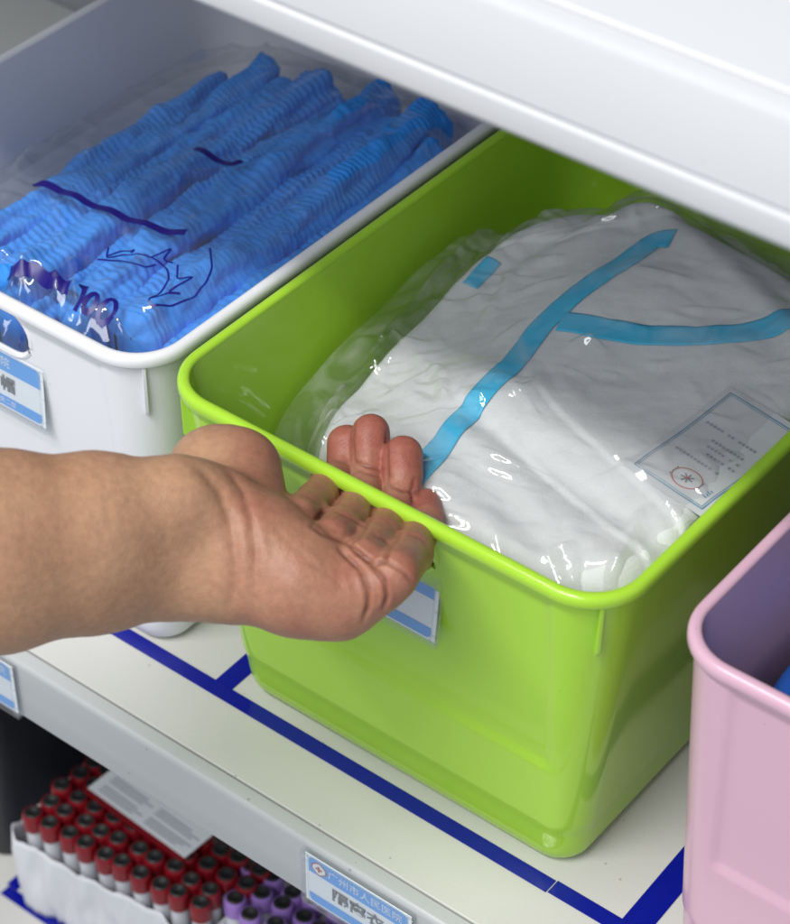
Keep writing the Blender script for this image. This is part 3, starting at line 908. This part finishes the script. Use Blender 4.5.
X, Y = np.meshgrid(np.linspace(-0.2165, -0.0205, 230), np.linspace(0.0135, 0.302, 300), indexing='ij')
Z = cb_h(X, Y)
e = ell(X, Y, -0.2165, -0.0205, 0.0135, 0.302, 7)
keep = e < 1.01; ny_ = Y.shape[1]
mb = MB(); mb.add(np.stack([X, Y, Z], -1).reshape(-1, 3), [(i * ny_ + j, (i + 1) * ny_ + j, (i + 1) * ny_ + j + 1, i * ny_ + j + 1) for i in range(X.shape[0] - 1) for j in range(ny_ - 1) if keep[i, j] and keep[i + 1, j + 1] and keep[i + 1, j] and keep[i, j + 1]])
cbag = mb.build('plastic_bag', M['film_blue'], None, angle=180)
tag(cbag, 'clear plastic bag with violet print around the blue caps', 'bag')
def ink_line(pts, wpx, closed=False, n=None, name='printed_line'):
    ink = MB()
    q = [(x * .2785, 160 + y * .2785) for x, y in pts]
    if closed: q.append(q[0])
    P = np.array([hit(a, b, cb_h)[:2] for a, b in q])
    seg = np.r_[0, np.cumsum(np.linalg.norm(np.diff(P, axis=0), axis=1))]
    n = max(8, int(seg[-1] / 0.0012))
    t = np.linspace(0, seg[-1], n)
    x = np.interp(t, seg, P[:, 0]); y = np.interp(t, seg, P[:, 1])
    if n > 14 and not closed:
        for _ in range(2):
            x[1:-1] = .25 * x[:-2] + .5 * x[1:-1] + .25 * x[2:]; y[1:-1] = .25 * y[:-2] + .5 * y[1:-1] + .25 * y[2:]
    dx, dy = np.gradient(x), np.gradient(y); l = np.hypot(dx, dy) + 1e-9
    wm = max(wpx, 5.5) * 1.25 * .2785 / 1.95 / 1000
    U_ = np.linspace(-.5, .5, 3)
    XX = x[:, None] - (dy / l)[:, None] * U_[None] * wm; YY = y[:, None] + (dx / l)[:, None] * U_[None] * wm
    ink.grid(XX, YY, cb_h(XX, YY) + 0.0004)
    ink.build(name, M['ink'], cbag, angle=180)


ink_line([(118, 92), (150, 86), (185, 95), (300, 150), (420, 196), (540, 238), (610, 262), (668, 262)], 24)
ink_line([(-60, 420), (0, 405), (60, 400), (130, 402), (200, 428), (250, 452)], 34)
ink_line([(290, 462), (312, 456), (296, 500), (268, 548)], 16, name='printed_number')
for cx_, cy_, ra, rb in ((325, 518, 19, 40), (384, 548, 26, 50)):
    pp = []
    for k in range(24):
        a = 2 * math.pi * k / 24
        u_, v_ = ra * math.cos(a), rb * math.sin(a)
        pp.append((cx_ + u_ * .85 - v_ * .5, cy_ + v_ * .85 + u_ * .5))
    ink_line(pp, 13, True, name='printed_number')
ink_line([(390, 315), (382, 355), (420, 348), (490, 338), (530, 348), (575, 372), (602, 395), (607, 430), (590, 465), (545, 495), (530, 512), (547, 535), (620, 526), (690, 500), (740, 445), (762, 390), (754, 320)], 4.5)
ink_line([(385, 348), (440, 330), (490, 320), (470, 338)], 4)
ink_line([(545, 352), (580, 338), (618, 320), (585, 360), (622, 374)], 4)
ink_line([(638, 378), (636, 432), (697, 422), (650, 448), (602, 478), (656, 486), (600, 482), (540, 500)], 4.5)
ink_line([(350, 360), (440, 365), (520, 390), (560, 380)], 3)
ink_line([(700, -40), (760, -10), (830, 20), (870, 5)], 22)

# blue wrapped pack in the pink bin
mb = MB()
ux_ = np.linspace(0.2715, 0.470, 60); uy_ = np.linspace(0.016, 0.290, 80)
X, Y = np.meshgrid(ux_, uy_, indexing='ij')
e = ell(X, Y, 0.2715, 0.470, 0.016, 0.290, 6)
Z = 0.02 + 0.112 * np.sqrt(np.clip(1 - np.clip((e - .9) / .1, 0, 1) ** 2, 0, 1)) + 0.004 * fbm(X * 20, Y * 20, 3)
X = X + (0.132 - Z) * 0.11 * np.clip((0.37 - X) / 0.09, -1, 1); Y = Y + (0.132 - Z) * 0.11 * np.clip((0.15 - Y) / 0.13, -1, 1)
mb.grid(X, Y, Z)
tag(mb.build('wrapped_pack', M['bluepack'], None, angle=180, solid=0.002), 'blue wrapped pack lying deep inside the pink bin', 'pack')


# ------------------------------------------------------------------ blood tubes on the lower shelf
def copy_tree(o, parent=None):
    c = o.copy(); COL.objects.link(c); c.parent = parent
    for ch in [q for q in bpy.data.objects if q.parent == o]: copy_tree(ch, c)
    return c


def make_tube(capmat, name, label, grp):
    t = empty(name, (0, 0, -0.30), label, 'tube', grp)
    mb = MB(); mb.lathe([(0.0005, 0.0032), (0.0035, 0.004), (0.0052, 0.0075), (0.0055, 0.012), (0.0055, 0.0675)], n=16); mb.build('tube_body', M['tube'], t)
    mb = MB(); mb.lathe([(0.0056, 0.0675), (0.0065, 0.0680), (0.0067, 0.0765), (0.0062, 0.0790), (0.0055, 0.0800), (0.0052, 0.0800), (0.0050, 0.0792)], n=20); c = mb.build('tube_cap', capmat, t)
    mb = MB(); mb.lathe([(0.0050, 0.0793), (0.0050, 0.0802), (0.0042, 0.0806), (0.0020, 0.0800), (0.0015, 0.0797)], n=16); mb.build('stopper', M['black'], c)
    return t


proto = make_tube(M['red'], 'blood_tube', 'upright blood tube with red cap and black stopper, packed in the red block', 'red capped tubes on the lower shelf')
kids = {c: None for c in bpy.data.objects if c.parent == proto}
first = True
ang = math.radians(5)
ORD = ['first', 'second', 'third', 'fourth', 'fifth', 'sixth', 'seventh', 'eighth', 'ninth', 'tenth', 'eleventh', 'twelfth']


def tube_seen(x, y):
    d = (np.array([x, y, -.221]) - CAM) @ RM; px = 395 + FPX * d[0] / -d[2]; py = 535 - FPX * d[1] / -d[2]
    return py > 717 + .587 * (px - 16) - 8 and py < 950


for r in range(7):
    for c in range(10 + (r > 1)):
        x = -0.1515 + c * 0.0133 * math.cos(ang) - r * 0.0133 * math.sin(ang) * 0.6 + random.uniform(-.0004, .0004)
        y = 0.0195 + r * 0.0131 + c * 0.0133 * math.sin(ang) + random.uniform(-.0004, .0004)
        if not tube_seen(x, y): continue
        o = proto if first else copy_tree(proto)
        first = False
        o['label'] = 'red capped blood tube, %s from the left in the %s row from the front' % (ORD[c], ORD[r])
        o.location = (x, y, -0.30 + random.uniform(-.0006, .0022))
        o.rotation_euler = (random.uniform(-.02, .02), random.uniform(-.02, .02), 0)
proto2 = make_tube(M['purple'], 'blood_tube', 'upright blood tube with pale purple cap and black stopper', 'purple capped tubes on the lower shelf')
first = True
for r in range(5):
    for c in range(9):
        x = -0.0200 + c * 0.0139 - r * 0.003; y = 0.0440 + r * 0.0134 + c * 0.0008
        if not tube_seen(x, y): continue
        o = proto2 if first else copy_tree(proto2)
        first = False
        o['label'] = 'purple capped blood tube, %s from the left in the %s row from the front' % (ORD[c], ORD[r])
        o.location = (x, y, -0.302 + random.uniform(-.001, .001)); o.rotation_euler = (random.uniform(-.04, .04), random.uniform(-.04, .04), 0)
# black crate beside the tubes
bx_ = MB(); Ls = []
for z, ee in ((0, .006), (.002, .004), (.17, 0), (.176, -.003), (.182, -.003), (.182, .002), (.176, .003), (.004, .009)):
    Ls.append([(x, y, -0.2994 + z) for x, y in rrect(-0.470 + ee, -0.186 - ee, 0.022 + ee, 0.33 - ee, 0.015, nf=12, nc=6, ns=8)])
bx_.loops(Ls, True, True, True)
tag(bx_.build('crate', M['black_box'], None, angle=40), 'black plastic crate left of the red capped tubes on the lower shelf', 'crate')
# the white wrinkled wrap round the red block
wrap = MB(); Ls = []
for z in np.linspace(0, 0.060, 14):
    lp = rrect(-0.1665, -0.024, 0.0095, 0.119, 0.008, nf=60, nc=5, ns=20)
    Ls.append([(x + 0.0022 * float(vnoise(x * 90 + 5, z * 40 + y * 30)) - (y - .01) * .05, y + 0.0045 * float(vnoise(x * 110, z * 45)) + 0.002 * float(vnoise(x * 300, z * 60)) + (x + 0.16) * 0.087 - 0.001 * math.sin(z * 60), -0.2992 + z * (1 + .12 * float(vnoise(x * 130, y * 130)))) for x, y in lp])
wrap.loops(Ls, True)
tag(wrap.build('tray_wrap', M['foam'], None, angle=180, solid=0.0006), 'white wrinkled wrap standing around the block of red capped tubes', 'wrap')
# printed card with red edge lying on the tubes
a_, b_, c_ = at(88, 790, 2, -0.2185), at(185, 860, 2, -0.2185), at(105, 772, 2, -0.2185)
a_, b_ = Vector(a_), Vector(b_); e1 = (b_ - a_).normalized(); e2 = Vector((-e1.y, e1.x, 0)); Lc = (b_ - a_).length; Wc = 0.05
mb = MB()


def q4(u0, u1, v0, v1, z, mi):
    mb.add([tuple(a_ + e1 * u + e2 * v + Vector((0, 0, z))) for u, v in ((u0, v0), (u1, v0), (u1, v1), (u0, v1))], [(0, 1, 2, 3)], mi)


for z0_, z1_, mi, v0 in ((-0.0010, 0.0012, 1, -0.0030), (0.0014, 0.0019, 0, 0.0)):
    vs = [tuple(a_ + e1 * u + e2 * v + Vector((0, 0, z))) for z in (z0_, z1_) for u, v in ((0, v0), (Lc, v0), (Lc, Wc), (0, Wc))]
    mb.add(vs, [(3, 2, 1, 0), (4, 5, 6, 7), (0, 1, 5, 4), (1, 2, 6, 5), (2, 3, 7, 6), (3, 0, 4, 7)], mi)
for k in range(7):
    if k in (3,): continue
    q4(0.006, 0.034 + .006 * (k % 2), 0.003 + k * .0022, 0.0038 + k * .0022, 0.0021, 2)
    q4(0.044, 0.070 + .004 * (k % 3), 0.003 + k * .0022, 0.0038 + k * .0022, 0.0021, 2)
for k in range(4): q4(0.008 + k * .010, 0.0155 + k * .010, 0.021, 0.026, 0.0021, 3)
tag(mb.build('instruction_card', [M['card_white'], M['red'], M['print_pale'], M['print_pale']], None, smooth=False), 'white printed card with a red edge lying on the red capped tubes', 'card')


# ------------------------------------------------------------------ the hand and forearm (implicit surface, meshed with surface nets)
def J(px, py, y, r):
    P = at(px, py, 1, y)
    return (P, r * depth(P) / FPX)


VX = 0.00092
pieces = {}
arm_pts = []
chains = []   # (list of (P, r)), group, k
up_ = [J(-330, 500, -.235, 74), J(-120, 516, -.175, 68), J(0, 518, -.135, 64), J(95, 510, -.105, 53), J(178, 502, -.080, 42), J(215, 512, -.068, 44)]
lo_ = [J(-330, 612, -.245, 74), J(-120, 598, -.185, 68), J(0, 586, -.145, 63), J(95, 573, -.112, 57), J(178, 571, -.086, 45), J(228, 572, -.076, 45)]
chains.append((up_, 'palm', .010)); chains.append((lo_, 'palm', .010))
chains.append(([J(0, 552, -.141, 72), J(95, 541, -.109, 63), J(178, 537, -.0815, 46), J(222, 542, -.070, 45)], 'palm', .012))
chains.append(([J(205, 512, -.070, 42), J(262, 548, -.064, 46), J(302, 576, -.062, 43), J(338, 594, -.057, 35)], 'palm', .010))
chains.append(([J(228, 572, -.076, 47), J(300, 589, -.064, 42), J(340, 598, -.057, 34), J(372, 588, -.050, 27)], 'palm', .010))
chains.append(([J(212, 470, -.036, 44), J(235, 474, -.035, 42), J(243, 506, -.047, 40), J(262, 540, -.058, 40)], 'palm', .009))
tA = at(222, 470, 1, -.034)
chains.append(([(tA, .016), (tA + np.array([.006, .008, -.030]), .0125), (tA + np.array([.016, .0105, -.052]), .0105), (tA + np.array([.022, .0115, -.064]), .009)], 'palm', .006))
chains.append(([J(300, 530, -.038, 16), J(330, 550, -.040, 17), J(360, 568, -.043, 18), J(390, 580, -.046, 22)], 'palm', .008))
fing = {
    'i': [J(297, 515, -.040, 19), J(316, 502, -.014, 19.5), J(329, 484, .0035, 18), J(346, 474, .021, 17), J(346, 443, .030, 18)],
    'm': [J(331, 539, -.043, 21), J(350, 521, -.015, 20.5), J(360, 501, .0035, 18.5), J(370, 480, .020, 18), J(371, 432, .034, 18.5)],
    'r': [J(363, 558, -.045, 21), J(382, 538, -.016, 20.5), J(391, 517, .0035, 18.5), J(403, 498, .018, 18.5), J(403, 455, .032, 19)],
    'p': [J(396, 573, -.044, 24), J(411, 553, -.018, 22), J(419, 532, .003, 18), J(426, 521, .013, 17.5), J(426, 505, .024, 16)]}
chains.append(([J(318, 516, -.026, 12), J(352, 536, -.029, 13), J(380, 552, -.030, 13), J(402, 563, -.031, 14)], 'palm', .004))
for k, v_ in fing.items(): chains.append((v_, k, .003))

allp = np.array([np.r_[P, r] for c_, _, _ in chains for P, r in c_])
lo = (allp[:, :3] - allp[:, 3:]).min(0) - .006; hi = (allp[:, :3] + allp[:, 3:]).max(0) + .006
dims = np.ceil((hi - lo) / VX).astype(int) + 1
axs = [(lo[k] + VX * np.arange(dims[k])).astype(np.float32) for k in range(3)]
BIG = np.float32(1.0)


def smin(a, b, k):
    h = np.clip(0.5 + 0.5 * (b - a) / k, 0, 1)
    return b + (a - b) * h - k * h * (1 - h)


F = {g: np.full(dims, BIG, np.float32) for g in ('palm', 'fing')}


def add_capsule(G, a, ra, b, rb, k, mrg=.014):
    a, b = np.asarray(a), np.asarray(b)
    rm = max(ra, rb) + mrg
    i0 = np.maximum(0, ((np.minimum(a, b) - rm - lo) / VX).astype(int)); i1 = np.minimum(dims, ((np.maximum(a, b) + rm - lo) / VX).astype(int) + 2)
    sl = tuple(slice(i0[q], i1[q]) for q in range(3))
    x = axs[0][sl[0]][:, None, None]; y = axs[1][sl[1]][None, :, None]; z = axs[2][sl[2]][None, None, :]
    d = b - a; L2 = float(d @ d)
    t = np.clip(((x - a[0]) * d[0] + (y - a[1]) * d[1] + (z - a[2]) * d[2]) / L2, 0, 1)
    q = np.sqrt((x - a[0] - t * d[0]) ** 2 + (y - a[1] - t * d[1]) ** 2 + (z - a[2] - t * d[2]) ** 2) - (ra + (rb - ra) * t)
    G[sl] = smin(G[sl], q.astype(np.float32), k)


for pts, g, k in chains:
    if g == 'palm':
        for (a, ra), (b, rb) in zip(pts[:-1], pts[1:]): add_capsule(F['palm'], a, ra, b, rb, k)
    else:
        T = np.full(dims, BIG, np.float32)
        for (a, ra), (b, rb) in zip(pts[:-1], pts[1:]): add_capsule(T, a, ra, b, rb, k)
        # soft pad on the last joint
        P2, r2 = pts[3]; P3, r3 = pts[4]
        add_capsule(T, P2 + (P3 - P2) * .55 + RM[:, 2] * .0012, r3 * .98, P3 + RM[:, 2] * .0008 - (P3 - P2) * .05, r3 * .96, .003)
        F['fing'] = smin(F['fing'], T, 0.0009)
G = smin(F['palm'], F['fing'], 0.0034)
del F


def surface_nets(G):
    s = G < 0
    nx, ny, nz = G.shape
    c = np.zeros((nx - 1, ny - 1, nz - 1), np.uint8)
    for i in (0, 1):
        for j in (0, 1):
            for k in (0, 1): c += s[i:nx - 1 + i, j:ny - 1 + j, k:nz - 1 + k]
    act = (c > 0) & (c < 8)
    ids = np.full(act.shape, -1, np.int64)
    I = np.argwhere(act)
    ids[act] = np.arange(len(I))
    acc = np.zeros((len(I), 3)); cnt = np.zeros(len(I))
    corners = [(i, j, k) for i in (0, 1) for j in (0, 1) for k in (0, 1)]
    for a in corners:
        for ax in range(3):
            if a[ax]: continue
            b = list(a); b[ax] = 1
            ga = G[I[:, 0] + a[0], I[:, 1] + a[1], I[:, 2] + a[2]]; gb = G[I[:, 0] + b[0], I[:, 1] + b[1], I[:, 2] + b[2]]
            mk = (ga < 0) != (gb < 0)
            t = np.where(mk, ga / np.where(mk, ga - gb, 1), 0)
            p = np.tile(np.array(a, float), (len(I), 1)); p[:, ax] += t
            acc[mk] += p[mk]; cnt[mk] += 1
    V = I + acc / cnt[:, None]
    Fq = []
    for ax in range(3):
        u, w_ = [(1, 2), (2, 0), (0, 1)][ax]
        sl0 = [slice(None)] * 3; sl1 = [slice(None)] * 3
        sl0[ax] = slice(0, -1); sl1[ax] = slice(1, None)
        e_ = s[tuple(sl0)] != s[tuple(sl1)]
        E = np.argwhere(e_)
        E = E[(E[:, u] > 0) & (E[:, w_] > 0) & (E[:, u] < G.shape[u] - 1) & (E[:, w_] < G.shape[w_] - 1)]
        def cid(du, dw):
            Q = E.copy(); Q[:, u] += du; Q[:, w_] += dw
            return ids[Q[:, 0], Q[:, 1], Q[:, 2]]
        q = np.stack([cid(-1, -1), cid(0, -1), cid(0, 0), cid(-1, 0)], 1)
        ins = s[E[:, 0], E[:, 1], E[:, 2]]
        q[~ins] = q[~ins][:, ::-1]
        Fq.append(q)
    return V, np.concatenate(Fq)


V, FQ = surface_nets(G)
V = V * VX + lo
# normals from the field gradient
def vnormals(V, FQ):
    n = np.cross(V[FQ[:, 2]] - V[FQ[:, 0]], V[FQ[:, 3]] - V[FQ[:, 1]])
    N = np.zeros_like(V)
    for k in range(4): np.add.at(N, FQ[:, k], n)
    return N / (np.linalg.norm(N, axis=1)[:, None] + 1e-12)


def lap(V, FQ, it, lam=.5):
    e = np.concatenate([FQ[:, [0, 1]], FQ[:, [1, 2]], FQ[:, [2, 3]], FQ[:, [3, 0]]])
    for _ in range(it):
        S_ = np.zeros_like(V); c = np.zeros(len(V))
        np.add.at(S_, e[:, 0], V[e[:, 1]]); np.add.at(S_, e[:, 1], V[e[:, 0]])
        np.add.at(c, e[:, 0], 1); np.add.at(c, e[:, 1], 1)
        V = V + lam * (S_ / c[:, None] - V)
    return V


V = lap(V, FQ, 4)
N = vnormals(V, FQ)
# pixel coordinates of every vertex as seen in the photograph, to find where a crease line runs on the skin
D = (V - CAM) @ RM
PXY = np.stack([395 + FPX * D[:, 0] / -D[:, 2], 535 - FPX * D[:, 1] / -D[:, 2]], 1)
front = (N @ RM[:, 2]) > 0.12


def on_skin(px, py):
    d = np.hypot(PXY[:, 0] - px, PXY[:, 1] - py)
    c = np.where((d < 4) & front)[0]
    if len(c) == 0: c = np.where(d < 9)[0]
    if len(c) == 0: return None
    return V[c[np.argmax(D[c, 2])]]          # nearest to the lens


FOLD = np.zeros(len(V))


def crease(pts, dep, wpx):
    """press a skin fold along a line seen in the photograph"""
    global V
    P2 = np.array(pts, float)
    bb = front & (PXY[:, 0] > P2[:, 0].min() - 12) & (PXY[:, 0] < P2[:, 0].max() + 12) & (PXY[:, 1] > P2[:, 1].min() - 12) & (PXY[:, 1] < P2[:, 1].max() + 12)
    idx = np.where(bb)[0]
    best = np.full(len(idx), 1e9); tt = np.zeros(len(idx)); dv = np.zeros(len(idx))
    seg = np.r_[0, np.cumsum(np.hypot(*np.diff(P2, axis=0).T))]
    vis = []
    for a, b in pts:
        p = on_skin(a, b)
        vis.append(float((p - CAM) @ RM[:, 2]) if p is not None else np.nan)
    vis = np.array(vis)
    if np.isnan(vis).all(): return
    vis[np.isnan(vis)] = np.nanmean(vis)
    q = PXY[idx]
    for k in range(len(pts) - 1):
        d = P2[k + 1] - P2[k]; L2 = d @ d
        t = np.clip(((q - P2[k]) @ d) / L2, 0, 1)
        ds = np.hypot(*(q - P2[k] - t[:, None] * d).T)
        m = ds < best
        best[m] = ds[m]; tt[m] = (seg[k] + t[m] * math.sqrt(L2)) / seg[-1]; dv[m] = vis[k] + t[m] * (vis[k + 1] - vis[k])
    near = np.abs(D[idx, 2] - dv) < 0.011
    wgt = np.clip(np.minimum(tt, 1 - tt) * 6 + 0.25, 0, 1) * near
    facing = np.clip((N[idx] @ RM[:, 2]) * 1.6, 0, 1)
    V[idx] -= N[idx] * (dep * wgt * facing * np.exp(-(best / wpx) ** 2))[:, None]
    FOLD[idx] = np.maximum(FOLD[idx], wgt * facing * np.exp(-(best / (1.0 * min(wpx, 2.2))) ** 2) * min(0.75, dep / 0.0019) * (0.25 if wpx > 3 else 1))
    V[idx] += N[idx] * (0.22 * dep * wgt * facing * np.exp(-((best - 2.6 * wpx) / (1.3 * wpx)) ** 2))[:, None]


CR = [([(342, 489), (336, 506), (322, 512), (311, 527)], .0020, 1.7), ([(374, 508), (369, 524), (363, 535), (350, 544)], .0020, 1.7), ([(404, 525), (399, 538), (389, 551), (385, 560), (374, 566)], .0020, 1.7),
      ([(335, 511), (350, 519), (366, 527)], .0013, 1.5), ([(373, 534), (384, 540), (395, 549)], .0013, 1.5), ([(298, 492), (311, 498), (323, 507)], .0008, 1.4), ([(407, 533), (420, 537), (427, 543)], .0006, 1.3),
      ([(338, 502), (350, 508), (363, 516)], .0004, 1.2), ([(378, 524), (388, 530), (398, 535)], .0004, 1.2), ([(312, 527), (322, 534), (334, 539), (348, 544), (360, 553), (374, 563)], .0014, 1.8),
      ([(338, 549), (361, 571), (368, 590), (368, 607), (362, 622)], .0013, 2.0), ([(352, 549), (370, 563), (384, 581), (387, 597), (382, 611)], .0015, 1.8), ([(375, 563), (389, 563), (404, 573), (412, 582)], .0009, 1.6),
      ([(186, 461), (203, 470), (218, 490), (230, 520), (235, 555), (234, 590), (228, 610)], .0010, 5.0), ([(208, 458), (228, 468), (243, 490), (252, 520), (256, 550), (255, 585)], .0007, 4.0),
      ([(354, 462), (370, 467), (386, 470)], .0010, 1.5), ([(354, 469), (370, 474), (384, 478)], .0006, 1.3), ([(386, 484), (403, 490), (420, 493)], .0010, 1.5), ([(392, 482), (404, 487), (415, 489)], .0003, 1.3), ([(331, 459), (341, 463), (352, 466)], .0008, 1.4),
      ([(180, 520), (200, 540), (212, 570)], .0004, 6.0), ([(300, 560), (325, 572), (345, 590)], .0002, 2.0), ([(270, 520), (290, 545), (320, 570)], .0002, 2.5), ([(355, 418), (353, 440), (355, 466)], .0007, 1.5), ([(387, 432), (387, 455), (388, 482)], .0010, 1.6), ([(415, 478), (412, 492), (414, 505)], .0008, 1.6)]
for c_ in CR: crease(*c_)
# broad, low unevenness of flesh
jit = 0.0007 * fbm(V[:, 0] * 45 + V[:, 2] * 30, V[:, 1] * 45 + V[:, 2] * 25 + 9, 3)
V = V + N * jit[:, None]
# fine criss-cross lines of the palm skin
fine = 0.00016 * ridged((V[:, 0] * .8 + V[:, 1] * .6 + V[:, 2] * .3) * 260, (V[:, 1] * .8 - V[:, 0] * .6) * 90 + V[:, 2] * 60, 2)
V = V + N * fine[:, None]
V = lap(V, FQ, 1, .4)
tips = np.array([fing[k][4][0] for k in 'imrp']); joints = np.array([fing[k][1][0] for k in 'imrp'] + [fing[k][0][0] for k in 'imrp'])
dt = np.linalg.norm(V[:, None] - tips[None], axis=2).min(1)
dj = np.linalg.norm(V[:, None] - joints[None], axis=2).min(1)
heel = np.linalg.norm(V - np.array(J(285, 560, -.09, 1)[0])[None], axis=1)
palm_u = sst(195, 255, PXY[:, 0])
pink_v = np.clip(0.72 * (1 - sst(.009, .024, dt)) + 0.22 * (1 - sst(.010, .024, dj)) + 0.42 * palm_u + .10 * (1 - sst(.0, .035, heel)) + 0.5 * fbm(V[:, 0] * 70, V[:, 1] * 70 + V[:, 2] * 60, 3) * (0.25 + .5 * palm_u), 0, 1)
hand = MB(); hand.v = [tuple(p) for p in V.tolist()]; hand.f = [tuple(q) for q in FQ.tolist()]; hand.m = [0] * len(FQ)
hand.nocalc = True
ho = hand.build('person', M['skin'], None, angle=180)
a_ = ho.data.attributes.new('pinkness', 'FLOAT', 'POINT')
a_.data.foreach_set('value', pink_v.astype(np.float32))
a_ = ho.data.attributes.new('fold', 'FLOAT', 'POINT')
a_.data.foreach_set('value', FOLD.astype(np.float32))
tag(ho, 'bare forearm and palm-up hand hooking its fingers under the green rim', 'person')
print('hand verts', len(V))
